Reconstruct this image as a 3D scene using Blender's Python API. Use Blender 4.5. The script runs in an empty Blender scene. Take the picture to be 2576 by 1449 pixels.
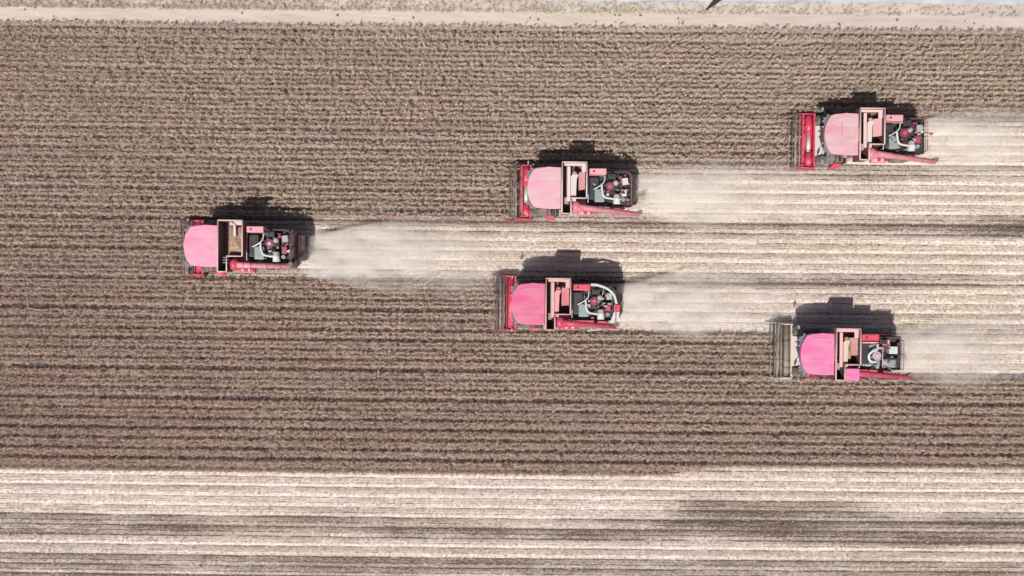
import bpy, bmesh, math, random
import numpy as np
from mathutils import Vector, Matrix
random.seed(7)
RNG = np.random.default_rng(11)
SC = bpy.context.scene
COL = SC.collection
R = math.radians

# ------------------------------------------------------------------ camera, sky, sun, exposure
CAM_H = 60.0
ROLL = R(0.55)
cam_d = bpy.data.cameras.new('camera')
cam_d.sensor_width = 36.0
cam_d.lens = 32.24
cam_d.clip_start = 0.5
cam_d.clip_end = 3000.0
cam = bpy.data.objects.new('camera', cam_d)
cam.location = (0, 0, CAM_H)
cam.rotation_euler = (0, 0, ROLL)
COL.objects.link(cam)
SC.camera = cam

SUN_EL = R(60.5)
SUN_AZ = (-0.40, -0.916)                      # horizontal direction towards the sun
world = bpy.data.worlds.new('World')
SC.world = world
world.use_nodes = True
wn = world.node_tree.nodes
sky = wn.new('ShaderNodeTexSky')
sky.sky_type = 'NISHITA'
sky.sun_disc = False
sky.sun_elevation = SUN_EL
sky.sun_rotation = math.atan2(SUN_AZ[0], SUN_AZ[1])
sky.air_density = 1.0
sky.dust_density = 2.0
wn['Background'].inputs['Strength'].default_value = 0.065
world.node_tree.links.new(sky.outputs['Color'], wn['Background'].inputs['Color'])

sun_d = bpy.data.lights.new('sun', 'SUN')
sun_d.energy = 4.9
sun_d.angle = R(0.53)
sun_d.color = (1.0, 0.955, 0.90)
sun = bpy.data.objects.new('sun', sun_d)
to_sun = Vector((SUN_AZ[0] * math.cos(SUN_EL), SUN_AZ[1] * math.cos(SUN_EL), math.sin(SUN_EL)))
sun.rotation_euler = to_sun.to_track_quat('Z', 'Y').to_euler()
sun.location = (0, 0, 40)
COL.objects.link(sun)

vs = SC.view_settings
vs.view_transform = 'Standard'
vs.look = 'None'
vs.gamma = 1.0
vs.use_curve_mapping = False
vs.exposure = -0.07
SC.cycles.volume_step_rate = 1.0
SC.cycles.volume_max_steps = 128
SC.cycles.volume_bounces = 6
SC.cycles.transparent_max_bounces = 12

# ------------------------------------------------------------------ small tools
def tag(o, label=None, cat=None, group=None, kind=None):
    if label: o['label'] = label
    if cat: o['category'] = cat
    if group: o['group'] = group
    if kind: o['kind'] = kind
    return o

def empty(name, loc=(0, 0, 0)):
    o = bpy.data.objects.new(name, None)
    o.location = loc
    o.empty_display_size = 0.3
    COL.objects.link(o)
    return o

def link_mesh(name, me, parent=None):
    o = bpy.data.objects.new(name, me)
    COL.objects.link(o)
    if parent is not None:
        o.parent = parent
    return o

def vnoise(x, y, sx, sy, seed):
    """smooth value noise in 0..1, cell sizes sx, sy"""
    g = np.random.default_rng(seed).random((257, 257))
    u = np.asarray(x) / sx + 1000.37; v = np.asarray(y) / sy + 1000.71
    iu = np.floor(u).astype(int); iv = np.floor(v).astype(int)
    fu = u - iu; fv = v - iv
    fu = fu * fu * (3 - 2 * fu); fv = fv * fv * (3 - 2 * fv)
    a = g[iu % 257, iv % 257]; b = g[(iu + 1) % 257, iv % 257]
    c = g[iu % 257, (iv + 1) % 257]; d = g[(iu + 1) % 257, (iv + 1) % 257]
    return (a * (1 - fu) + b * fu) * (1 - fv) + (c * (1 - fu) + d * fu) * fv

def quads_mesh(name, co, attr=None):
    """co: (n,4,3) quads -> one mesh, face attribute 'tint' (n,)"""
    n = co.shape[0]
    me = bpy.data.meshes.new(name)
    me.vertices.add(n * 4)
    me.vertices.foreach_set('co', co.reshape(-1).astype(np.float32))
    me.loops.add(n * 4)
    me.loops.foreach_set('vertex_index', np.arange(n * 4, dtype=np.int32))
    me.polygons.add(n)
    me.polygons.foreach_set('loop_start', np.arange(0, n * 4, 4, dtype=np.int32))
    me.polygons.foreach_set('loop_total', np.full(n, 4, dtype=np.int32))
    me.update(calc_edges=True)
    if attr is not None:
        for k, v in attr.items():
            a = me.attributes.new(k, 'FLOAT', 'FACE')
            a.data.foreach_set('value', v.astype(np.float32))
    return me

# ------------------------------------------------------------------ materials
def new_mat(name):
    m = bpy.data.materials.new(name)
    m.use_nodes = True
    nt = m.node_tree
    return m, nt, nt.nodes, nt.links, nt.nodes['Principled BSDF']

def add_noise(nt, scale, detail=4, rough=0.55, vec=None, stretch=None):
    n = nt.nodes.new('ShaderNodeTexNoise')
    n.inputs['Scale'].default_value = scale
    n.inputs['Detail'].default_value = detail
    n.inputs['Roughness'].default_value = rough
    if vec is not None:
        if stretch:
            mp = nt.nodes.new('ShaderNodeMapping')
            mp.inputs['Scale'].default_value = stretch
            nt.links.new(vec, mp.inputs['Vector'])
            nt.links.new(mp.outputs['Vector'], n.inputs['Vector'])
        else:
            nt.links.new(vec, n.inputs['Vector'])
    return n

def add_ramp(nt, fac, stops):
    r = nt.nodes.new('ShaderNodeValToRGB')
    el = r.color_ramp.elements
    while len(el) < len(stops):
        el.new(0.5)
    for e, (p, c) in zip(el, stops):
        e.position = p
        e.color = (*c, 1)
    nt.links.new(fac, r.inputs['Fac'])
    return r

def add_mix(nt, fac, a, b):
    m = nt.nodes.new('ShaderNodeMix')
    m.data_type = 'RGBA'
    for sock, val in ((m.inputs[0], fac), (m.inputs[6], a), (m.inputs[7], b)):
        if hasattr(val, 'is_output'):
            nt.links.new(val, sock)
        elif isinstance(val, (int, float)):
            sock.default_value = val
        else:
            sock.default_value = (*val, 1)
    return m.outputs[2]

def add_math(nt, op, a, b=None, clamp=False):
    m = nt.nodes.new('ShaderNodeMath')
    m.operation = op
    m.use_clamp = clamp
    for i, v in enumerate((a, b)):
        if v is None: continue
        if hasattr(v, 'is_output'): nt.links.new(v, m.inputs[i])
        else: m.inputs[i].default_value = v
    return m.outputs[0]

DUST = (0.56, 0.47, 0.40)
def paint(name, col, dust=0.25, rough=0.35, metal=0.0, coat=0.0, scale=2.2, lo=0.4, hi=1.7, stretch=(0.6, 1.6, 1.0)):
    """machine paint with field dust settled on it in streaks and patches"""
    m, nt, N, L, b = new_mat(name)
    tc = N.new('ShaderNodeTexCoord')
    n1 = add_noise(nt, scale, 6, 0.62, tc.outputs['Object'], stretch)
    n2 = add_noise(nt, scale * 9, 3, 0.6, tc.outputs['Object'])
    s = add_math(nt, 'ADD', add_math(nt, 'MULTIPLY', n1.outputs['Fac'], 0.75), add_math(nt, 'MULTIPLY', n2.outputs['Fac'], 0.25))
    mr = N.new('ShaderNodeMapRange')
    mr.inputs['From Min'].default_value = 0.36
    mr.inputs['From Max'].default_value = 0.70
    mr.inputs['To Min'].default_value = dust * lo
    mr.inputs['To Max'].default_value = min(1.0, dust * hi + 0.02)
    L.new(s, mr.inputs['Value'])
    c = add_mix(nt, mr.outputs['Result'], col, DUST)
    L.new(c, b.inputs['Base Color'])
    rr = N.new('ShaderNodeMapRange')
    rr.inputs['To Min'].default_value = rough
    rr.inputs['To Max'].default_value = min(1, rough + 0.5)
    L.new(mr.outputs['Result'], rr.inputs['Value'])
    L.new(rr.outputs['Result'], b.inputs['Roughness'])
    b.inputs['Metallic'].default_value = metal
    b.inputs['Coat Weight'].default_value = coat
    return m

M = {}
M['red'] = paint('red_paint', (0.60, 0.018, 0.075), 0.10, 0.35)
M['deep_red'] = paint('deep_red_paint', (0.30, 0.010, 0.045), 0.12, 0.45)
M['maroon'] = paint('maroon_paint', (0.13, 0.012, 0.04), 0.06, 0.55)
M['pale_red'] = paint('faded_red_paint', (0.72, 0.20, 0.28), 0.35, 0.5)
M['rim'] = paint('dusty_tank_rim', (0.75, 0.40, 0.40), 0.55, 0.6)
M['tank_pink'] = paint('tank_sheet', (0.62, 0.16, 0.22), 0.40, 0.55)
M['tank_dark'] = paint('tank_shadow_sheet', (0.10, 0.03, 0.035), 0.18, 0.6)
M['pale'] = paint('pale_sheet', (0.60, 0.53, 0.52), 0.30, 0.5)
M['white'] = paint('white_paint', (0.54, 0.55, 0.55), 0.20, 0.5)
M['steel'] = paint('bright_steel', (0.62, 0.65, 0.65), 0.10, 0.35, 0.2)
M['grey'] = paint('grey_machine_paint', (0.30, 0.31, 0.33), 0.20, 0.5)
M['greygreen'] = paint('grey_green_engine_paint', (0.17, 0.24, 0.25), 0.15, 0.45)
M['dark'] = paint('dark_machine_paint', (0.016, 0.016, 0.019), 0.02, 0.6)
M['navy'] = paint('radiator_blue_black', (0.010, 0.020, 0.030), 0.02, 0.5)
M['rubber'] = paint('rubber', (0.028, 0.027, 0.027), 0.28, 0.8)
M['rimgrey'] = paint('wheel_rim_paint', (0.62, 0.60, 0.55), 0.3, 0.5)
M['reel'] = paint('worn_reel_bar', (0.15, 0.12, 0.11), 0.28, 0.55)
M['tine'] = paint('dark_tine', (0.05, 0.04, 0.038), 0.15, 0.6)
M['beige'] = paint('straw_coloured_sheet', (0.60, 0.46, 0.34), 0.4, 0.7)
M['lamp_red'] = paint('red_lens', (0.80, 0.12, 0.10), 0.05, 0.2)

def glass_mat():
    m, nt, N, L, b = new_mat('cab_glass')
    b.inputs['Base Color'].default_value = (0.16, 0.165, 0.19, 1)
    b.inputs['Roughness'].default_value = 0.12
    b.inputs['IOR'].default_value = 1.5
    b.inputs['Coat Weight'].default_value = 0.4
    return m
M['glass'] = glass_mat()

def grain_mat():
    m, nt, N, L, b = new_mat('soybean_grain')
    tc = N.new('ShaderNodeTexCoord')
    v = N.new('ShaderNodeTexVoronoi'); v.inputs['Scale'].default_value = 34
    L.new(tc.outputs['Object'], v.inputs['Vector'])
    n = add_noise(nt, 5, 4, 0.6, tc.outputs['Object'])
    r = add_ramp(nt, n.outputs['Fac'], [(0.3, (0.38, 0.24, 0.16)), (0.7, (0.66, 0.50, 0.36))])
    r2 = add_ramp(nt, v.outputs['Distance'], [(0.0, (1, 1, 1)), (0.7, (0.35, 0.28, 0.25))])
    mm = N.new('ShaderNodeMix'); mm.data_type = 'RGBA'; mm.blend_type = 'MULTIPLY'; mm.inputs[0].default_value = 0.8
    L.new(r.outputs['Color'], mm.inputs[6]); L.new(r2.outputs['Color'], mm.inputs[7])
    L.new(mm.outputs[2], b.inputs['Base Color'])
    b.inputs['Roughness'].default_value = 0.75
    return m
M['grain'] = grain_mat()

# ------------------------------------------------------------------ the field lattice
PITCH = 0.648                                 # ridge spacing
FUR0 = -9.28                                  # a furrow line
CROP_TOP = 16.95
def bend(x): return 0.000055 * x * x          # the rows run in a faint curve

PX = 0.026
def ground_from_px(px, py, h=0.0):
    """2576-wide picture pixel of a point at height h -> world x, y"""
    k = PX * (1 - h / CAM_H)
    ix, iy = (px - 1288.0) * k, -(py - 724.5) * k
    c, s = math.cos(ROLL), math.sin(ROLL)
    return ix * c - iy * s, ix * s + iy * c

TANK_H = 3.65
SPOTS = [ground_from_px(*p, TANK_H) for p in
         ((579.0, 618.8), (2194.4, 337.2), (1445.2, 472.6), (1404.5, 765.3), (2133.9, 891.9))]
CUT = 3.45                                    # cutter bar ahead of the tank centre
HALF = 1.78

def is_cut(x, y):
    """swaths already harvested by the five machines"""
    c = np.zeros(np.shape(x), bool)
    yy = y - bend(x)
    for i, (mx, my) in enumerate(SPOTS):
        lo, hi = my - HALF, my + HALF
        if i == 0: hi += 0.25
        if i == 2: lo -= 0.2
        c |= (x > mx - CUT) & (yy > lo - bend(mx)) & (yy < hi - bend(mx))
    return c

def block_bottom(x):
    return np.where(x < 10.0, FUR0 - 4.5 * PITCH, np.where(x < 13.5, FUR0 - 4.5 * PITCH + (x - 10) / 3.5 * PITCH, FUR0 - 3.5 * PITCH))

def standing(x, y):
    yy = y - bend(x)
    return (yy < CROP_TOP) & (yy > block_bottom(x)) & ~is_cut(x, y)

def ridge(yy):
    return 0.5 - 0.5 * np.cos(2 * np.pi * (yy - FUR0) / PITCH)      # 0 in the furrow, 1 on the ridge

# ------------------------------------------------------------------ ground
def graded(lo, hi, step, far):
    core = np.arange(lo, hi + step * 0.5, step)
    out, d, s = [], 0.0, step
    while d < far:
        s *= 1.6; d += s; out.append(d)
    out = np.array(out)
    return np.concatenate((lo - out[::-1], core, hi + out))

def build_ground():
    xs = graded(-38, 38, 0.38, 900)
    ys = graded(-23, 22, 0.054, 900)
    X, Y = np.meshgrid(xs, ys)
    yy = Y - bend(X)
    inside = (np.abs(X) < 45) & (np.abs(Y) < 30)
    dirt = np.clip((yy - CROP_TOP + 0.15) / 0.3, 0, 1)
    cut = is_cut(X, Y) | (yy < block_bottom(X))
    rg = ridge(yy)
    third = np.abs(((yy - FUR0) / (3 * PITCH) + 0.5) % 1 - 0.5) * 3 * PITCH
    amp = np.where(cut, 0.085, 0.13) * (1 - dirt)
    lump = (vnoise(X, Y, 0.5, 0.16, 3) - 0.5) * 0.045 + (vnoise(X, Y, 2.4, 1.1, 4) - 0.5) * 0.05
    Z = amp * rg + lump - 0.05 * np.exp(-(third / 0.12) ** 2) * (1 - dirt)
    Z = np.where(inside, Z, 0.0)
    # straw cover: thick behind each machine, thin where two passes meet, streaky along the rows
    cover = np.full(X.shape, 0.16)
    core = np.zeros(X.shape)
    for (mx, my) in SPOTS:
        d = (yy - (my - bend(mx)) + 0.15) / 1.32
        core = np.maximum(core, np.where(X > mx - 1, np.exp(-d ** 4), 0))
    low = yy < block_bottom(X)
    band = np.zeros(X.shape)
    for c, w, a in ((-13.4, 1.75, 1.0), (-17.05, 0.62, 1.0), (-20.5, 1.2, 0.9)):
        band = np.maximum(band, a * np.exp(-((yy - c) / w) ** 4))
    # a paler end of an old straw row, and a greyer bare patch right of it
    band = np.maximum(band, 0.95 * np.exp(-((X - 2.0) / 4.6) ** 6 - ((yy + 14.3) / 1.3) ** 4))
    bare = np.exp(-((X - 17) / 6.5) ** 4 - ((yy + 14.6) / 1.0) ** 4) + 0.9 * np.exp(-((X - 27) / 10) ** 4 - ((yy + 15.7) / 1.1) ** 4)
    core = np.where(low, np.clip(band - 0.95 * bare, -0.25, 1), core)
    core = core - 0.45 * np.where(cut & ~low, np.clip(vnoise(X, Y, 14, 0.9, 51) - 0.55, 0, 1) * 2.2, 0) * (1 - 0.6 * core)
    core = core - 0.30 * np.where(low, np.clip(vnoise(X, Y, 5.0, 0.55, 52) - 0.5, 0, 1) * 2.0, 0)
    st1 = vnoise(X, Y, 9, 0.42, 5) - 0.5
    st2 = vnoise(X, Y, 3.0, 0.16, 6) - 0.5
    blot = vnoise(X, Y, 1.4, 0.7, 7) - 0.5
    cc = 0.43 + 0.58 * core + 0.36 * st1 + 0.14 * st2 + 0.20 * blot - 0.10 * (1 - rg) ** 2
    cc = np.minimum(cc, 0.80 + 0.10 * blot)
    cover = np.where(cut, cc, cover + 0.1 * blot)
    cdirt = 0.80 + 0.30 * (vnoise(X, Y, 5, 0.5, 8) - 0.5) + 0.1 * blot
    cover = cover * (1 - dirt) + cdirt * dirt
    cover = np.where(inside, cover, 0.6)
    nx, ny = len(xs), len(ys)
    me = bpy.data.meshes.new('field_ground')
    co = np.stack((X, Y, Z), -1).reshape(-1, 3)
    idx = np.arange(nx * ny).reshape(ny, nx)
    q = np.stack((idx[:-1, :-1], idx[:-1, 1:], idx[1:, 1:], idx[1:, :-1]), -1).reshape(-1, 4)
    me.vertices.add(len(co)); me.vertices.foreach_set('co', co.reshape(-1).astype(np.float32))
    me.loops.add(q.size); me.loops.foreach_set('vertex_index', q.reshape(-1).astype(np.int32))
    me.polygons.add(len(q))
    me.polygons.foreach_set('loop_start', np.arange(0, q.size, 4, dtype=np.int32))
    me.polygons.foreach_set('loop_total', np.full(len(q), 4, dtype=np.int32))
    me.update(calc_edges=True)
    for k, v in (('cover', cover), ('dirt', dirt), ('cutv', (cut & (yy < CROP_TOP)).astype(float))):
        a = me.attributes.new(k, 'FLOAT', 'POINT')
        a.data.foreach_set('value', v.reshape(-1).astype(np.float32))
    o = link_mesh('field_ground', me)
    tag(o, 'ridged black soil field with pale straw on the cut strips', 'field', kind='structure')
    m, nt, N, L, b = new_mat('field_soil_and_straw')
    tc = N.new('ShaderNodeTexCoord')
    P = tc.outputs['Object']
    at = N.new('ShaderNodeAttribute'); at.attribute_name = 'cover'
    ad = N.new('ShaderNodeAttribute'); ad.attribute_name = 'dirt'
    fib = add_noise(nt, 5.0, 7, 0.72, P, (0.8, 2.6, 1.0))
    fin = add_noise(nt, 6.0, 4, 0.8, P, (0.9, 1.6, 1.0))
    f = add_math(nt, 'ADD', add_math(nt, 'MULTIPLY', add_math(nt, 'SUBTRACT', fib.outputs['Fac'], 0.5), 1.15),
                 add_math(nt, 'MULTIPLY', add_math(nt, 'SUBTRACT', fin.outputs['Fac'], 0.5), 1.7))
    damp = add_math(nt, 'SUBTRACT', 1.0, add_math(nt, 'MULTIPLY', ad.outputs['Fac'], 0.75))
    f = add_math(nt, 'ADD', at.outputs['Fac'], add_math(nt, 'MULTIPLY', f, damp), True)
    # dark lines of bare soil and painted-in furrow shade: the furrow between ridges and the slit between the paired rows
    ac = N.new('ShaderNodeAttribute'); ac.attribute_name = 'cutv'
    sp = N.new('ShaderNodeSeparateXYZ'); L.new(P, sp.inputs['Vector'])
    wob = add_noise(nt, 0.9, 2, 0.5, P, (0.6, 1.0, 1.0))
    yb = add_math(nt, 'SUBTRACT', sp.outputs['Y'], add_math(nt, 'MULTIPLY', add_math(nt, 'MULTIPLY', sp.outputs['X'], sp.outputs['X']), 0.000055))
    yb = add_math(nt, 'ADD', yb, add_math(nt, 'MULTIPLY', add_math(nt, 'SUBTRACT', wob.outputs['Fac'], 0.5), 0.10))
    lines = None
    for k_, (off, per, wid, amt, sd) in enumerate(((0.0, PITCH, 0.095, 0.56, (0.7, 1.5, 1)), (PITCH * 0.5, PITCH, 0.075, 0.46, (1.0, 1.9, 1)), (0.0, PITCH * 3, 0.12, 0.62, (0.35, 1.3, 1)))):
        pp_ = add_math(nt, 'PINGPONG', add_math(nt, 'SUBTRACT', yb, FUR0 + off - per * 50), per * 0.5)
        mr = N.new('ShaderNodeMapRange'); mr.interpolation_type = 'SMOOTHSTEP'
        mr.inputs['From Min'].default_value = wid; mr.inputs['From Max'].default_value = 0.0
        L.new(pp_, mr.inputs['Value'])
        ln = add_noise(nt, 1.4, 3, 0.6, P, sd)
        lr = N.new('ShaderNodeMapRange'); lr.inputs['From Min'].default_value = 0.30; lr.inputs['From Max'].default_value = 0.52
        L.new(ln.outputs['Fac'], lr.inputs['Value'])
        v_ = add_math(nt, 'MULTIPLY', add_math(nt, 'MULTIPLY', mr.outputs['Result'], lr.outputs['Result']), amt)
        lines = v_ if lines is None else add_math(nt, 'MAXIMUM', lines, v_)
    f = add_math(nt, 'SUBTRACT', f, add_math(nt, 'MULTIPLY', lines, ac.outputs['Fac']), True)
    hue = add_noise(nt, 0.16, 3, 0.5, P, (0.5, 1.6, 1.0))
    straw = add_ramp(nt, hue.outputs['Fac'], [(0.35, (0.785, 0.685, 0.565)), (0.62, (0.79, 0.685, 0.62))])
    mid = add_mix(nt, 0.5, straw.outputs['Color'], (0.16, 0.125, 0.11))
    lowc = add_mix(nt, add_math(nt, 'MULTIPLY', f, 2.0, True), (0.115, 0.082, 0.068), mid)
    hi = add_mix(nt, add_math(nt, 'SUBTRACT', add_math(nt, 'MULTIPLY', f, 2.0), 1.0, True), lowc, straw.outputs['Color'])
    dd = add_noise(nt, 0.9, 5, 0.6, P, (0.5, 1.4, 1.0))
    dcol = add_ramp(nt, dd.outputs['Fac'], [(0.3, (0.36, 0.305, 0.265)), (0.7, (0.49, 0.42, 0.375))])
    fin_c = add_mix(nt, ad.outputs['Fac'], hi, add_mix(nt, 0.35, dcol.outputs['Color'], hi))
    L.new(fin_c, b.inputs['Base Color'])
    b.inputs['Roughness'].default_value = 0.95
    b.inputs['Specular IOR Level'].default_value = 0.15
    bp = N.new('ShaderNodeBump'); bp.inputs['Strength'].default_value = 0.6; bp.inputs['Distance'].default_value = 0.05
    L.new(fib.outputs['Fac'], bp.inputs['Height']); L.new(bp.outputs['Normal'], b.inputs['Normal'])
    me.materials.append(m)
    return o
build_ground()

def ground_z(x, y):
    yy = y - bend(x)
    cut = is_cut(x, y) | (yy < block_bottom(x))
    return np.where(yy > CROP_TOP, 0.0, np.where(cut, 0.085, 0.13) * ridge(yy))

def build_road():
    """pale concrete road along the top of the field, a real slab with an edge"""
    me = bpy.data.meshes.new('road')
    bm = bmesh.new()
    xs = np.linspace(-300, 300, 241)
    rows = []
    for x in xs:
        b = bend(x) if abs(x) < 60 else bend(60)
        rows.append([bm.verts.new((x, y + b, z)) for y, z in ((18.78, -0.05), (18.80, 0.10), (23.8, 0.13), (23.84, -0.05))])
    for a, c in zip(rows[:-1], rows[1:]):
        for k in range(3):
            bm.faces.new((a[k], c[k], c[k + 1], a[k + 1]))
    bmesh.ops.recalc_face_normals(bm, faces=bm.faces)
    bm.to_mesh(me); bm.free()
    m, nt, N, L, b = new_mat('pale_road_concrete')
    tc = N.new('ShaderNodeTexCoord')
    n = add_noise(nt, 0.7, 6, 0.6, tc.outputs['Object'], (0.5, 1.5, 1))
    r = add_ramp(nt, n.outputs['Fac'], [(0.3, (0.33, 0.345, 0.375)), (0.65, (0.55, 0.56, 0.585))])
    L.new(r.outputs['Color'], b.inputs['Base Color']); b.inputs['Roughness'].default_value = 0.85
    me.materials.append(m)
    o = link_mesh('road', me)
    tag(o, 'pale grey concrete road along the top edge of the field', 'road', kind='structure')
build_road()

# ------------------------------------------------------------------ standing crop, stubble, chaff
def plant_material(name, a, b_, c_, green, rough=0.8):
    m, nt, N, L, b = new_mat(name)
    tc = N.new('ShaderNodeTexCoord')
    at = N.new('ShaderNodeAttribute'); at.attribute_name = 'tint'
    r = add_ramp(nt, at.outputs['Fac'], [(0.0, a), (0.5, b_), (1.0, c_)])
    hue = add_noise(nt, 0.30, 4, 0.55, tc.outputs['Object'], (0.55, 1.3, 1.0))
    hr = add_ramp(nt, hue.outputs['Fac'], [(0.42, (0, 0, 0)), (0.70, (1, 1, 1))])
    col = add_mix(nt, add_math(nt, 'MULTIPLY', hr.outputs['Color'], 0.75), r.outputs['Color'], green)
    mul = N.new('ShaderNodeMix'); mul.data_type = 'RGBA'; mul.blend_type = 'MULTIPLY'; mul.inputs[0].default_value = 1.0
    L.new(r.outputs['Color'], mul.inputs[6])
    gr = add_ramp(nt, hue.outputs['Fac'], [(0.36, (1.03, 0.96, 0.95)), (0.68, (0.94, 0.98, 0.88))])
    L.new(gr.outputs['Color'], mul.inputs[7])
    # plant colour turns redder and darker towards the lower left of the field
    broad = N.new('ShaderNodeSeparateXYZ'); L.new(tc.outputs['Object'], broad.inputs['Vector'])
    wide = add_noise(nt, 0.06, 2, 0.5, tc.outputs['Object'])
    g_ = add_math(nt, 'ADD', add_math(nt, 'MULTIPLY', broad.outputs['Y'], 0.030), add_math(nt, 'MULTIPLY', broad.outputs['X'], 0.008))
    g_ = add_math(nt, 'ADD', add_math(nt, 'ADD', g_, 0.42), add_math(nt, 'SUBTRACT', wide.outputs['Fac'], 0.5), True)
    ripe = add_ramp(nt, g_, [(0.0, (0.93, 0.84, 0.81)), (1.0, (1.04, 1.06, 1.03))])
    m2 = N.new('ShaderNodeMix'); m2.data_type = 'RGBA'; m2.blend_type = 'MULTIPLY'; m2.inputs[0].default_value = 1.0
    L.new(mul.outputs[2], m2.inputs[6]); L.new(ripe.outputs['Color'], m2.inputs[7])
    L.new(m2.outputs[2], b.inputs['Base Color'])
    b.inputs['Roughness'].default_value = rough
    b.inputs['Specular IOR Level'].default_value = 0.2
    return m

def row_positions(step, xr, yr, mask):
    """plants along the paired rows on every ridge"""
    k0 = int(math.floor((yr[0] - FUR0) / PITCH)); k1 = int(math.ceil((yr[1] - FUR0) / PITCH))
    out = []
    for k in range(k0, k1):
        base = FUR0 + k * PITCH
        for j, off in enumerate((0.182, 0.466)):
            if k % 3 == 0 and j == 0: off += 0.035
            if k % 3 == 2 and j == 1: off -= 0.035
            off += RNG.normal(0, 0.014)
            n = int((xr[1] - xr[0]) / step)
            x = xr[0] + (np.arange(n) + RNG.random(n)) * step
            y = base + off + bend(x) + RNG.normal(0, 0.012, n) + (vnoise(x, x * 0 + k * 7.3 + j * 3.1, 1.7, 1.0, 21) - 0.5) * 0.022
            keep = mask(x, y) & (RNG.random(n) > 0.04 + 0.45 * (vnoise(x, x * 0 + k * 5.1 + j, 0.7, 1.0, 22) > 0.86))
            out.append(np.stack((x[keep], y[keep]), -1))
    return np.concatenate(out)

def tufts(pos, K, height, spread, qlen, qwid, up, seed, flat=1.2):
    rng = np.random.default_rng(seed)
    n = len(pos)
    hz = height * (1 + 0.15 * rng.standard_normal(n)) * (0.74 + 0.50 * vnoise(pos[:, 0], pos[:, 1], 3.5, 0.9, 31))
    base = np.concatenate((pos, ground_z(pos[:, 0], pos[:, 1])[:, None]), 1)
    lean = rng.normal(0, 1, (n, 2)) * np.array([0.10, 0.05])
    t = 0.18 + 0.82 * rng.random((n, K)) ** 0.75
    c = np.empty((n, K, 3))
    wid = spread * (0.35 + 0.65 * np.sin(np.pi * np.clip(t, 0, 1) ** 0.8))
    off = rng.standard_normal((n, K, 2)) * wid[..., None] * np.array([1.25, 0.72])
    c[..., :2] = base[:, None, :2] + off + lean[:, None, :] * t[..., None]
    c[..., 2] = base[:, None, 2] + t * hz[:, None]
    nr = rng.standard_normal((n, K, 3)) + np.array([0.0, -0.25, 1.0]) * flat
    a = rng.standard_normal((n, K, 3)) * np.array([1.3, 0.8, 1.0]); a[..., 2] = np.abs(a[..., 2]) * up
    a = np.cross(nr, a)
    a /= np.linalg.norm(a, axis=-1, keepdims=True)
    b = np.cross(nr, a)
    b /= np.linalg.norm(b, axis=-1, keepdims=True)
    L_ = qlen * (0.6 + 0.8 * rng.random((n, K, 1))); W_ = qwid * (0.6 + 0.8 * rng.random((n, K, 1)))
    a = a * L_ * 0.5; b = b * W_ * 0.5
    q = np.stack((c - a - b * 0.5, c - a * 0.2 + b, c + a + b * 0.3, c + a * 0.3 - b), 2).reshape(-1, 4, 3)
    tint = (0.06 + 0.32 * rng.random((n, K)) + 0.32 * rng.random((n, 1)) + 0.24 * vnoise(pos[:, 0], pos[:, 1], 6.0, 0.30, 33)[:, None]).reshape(-1)
    # one upright stem each
    s0 = base.copy(); s1 = base.copy()
    s1[:, :2] += lean * 0.8; s1[:, 2] += hz * 0.92
    ang = rng.random(n) * np.pi
    w = np.stack((np.cos(ang), np.sin(ang), np.zeros(n)), -1) * 0.007
    st = np.stack((s0 - w, s0 + w, s1 + w, s1 - w), 1)
    q = np.concatenate((q, st)); tint = np.concatenate((tint, rng.random(n) * 0.5 + 0.3))
    return q, tint

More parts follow.
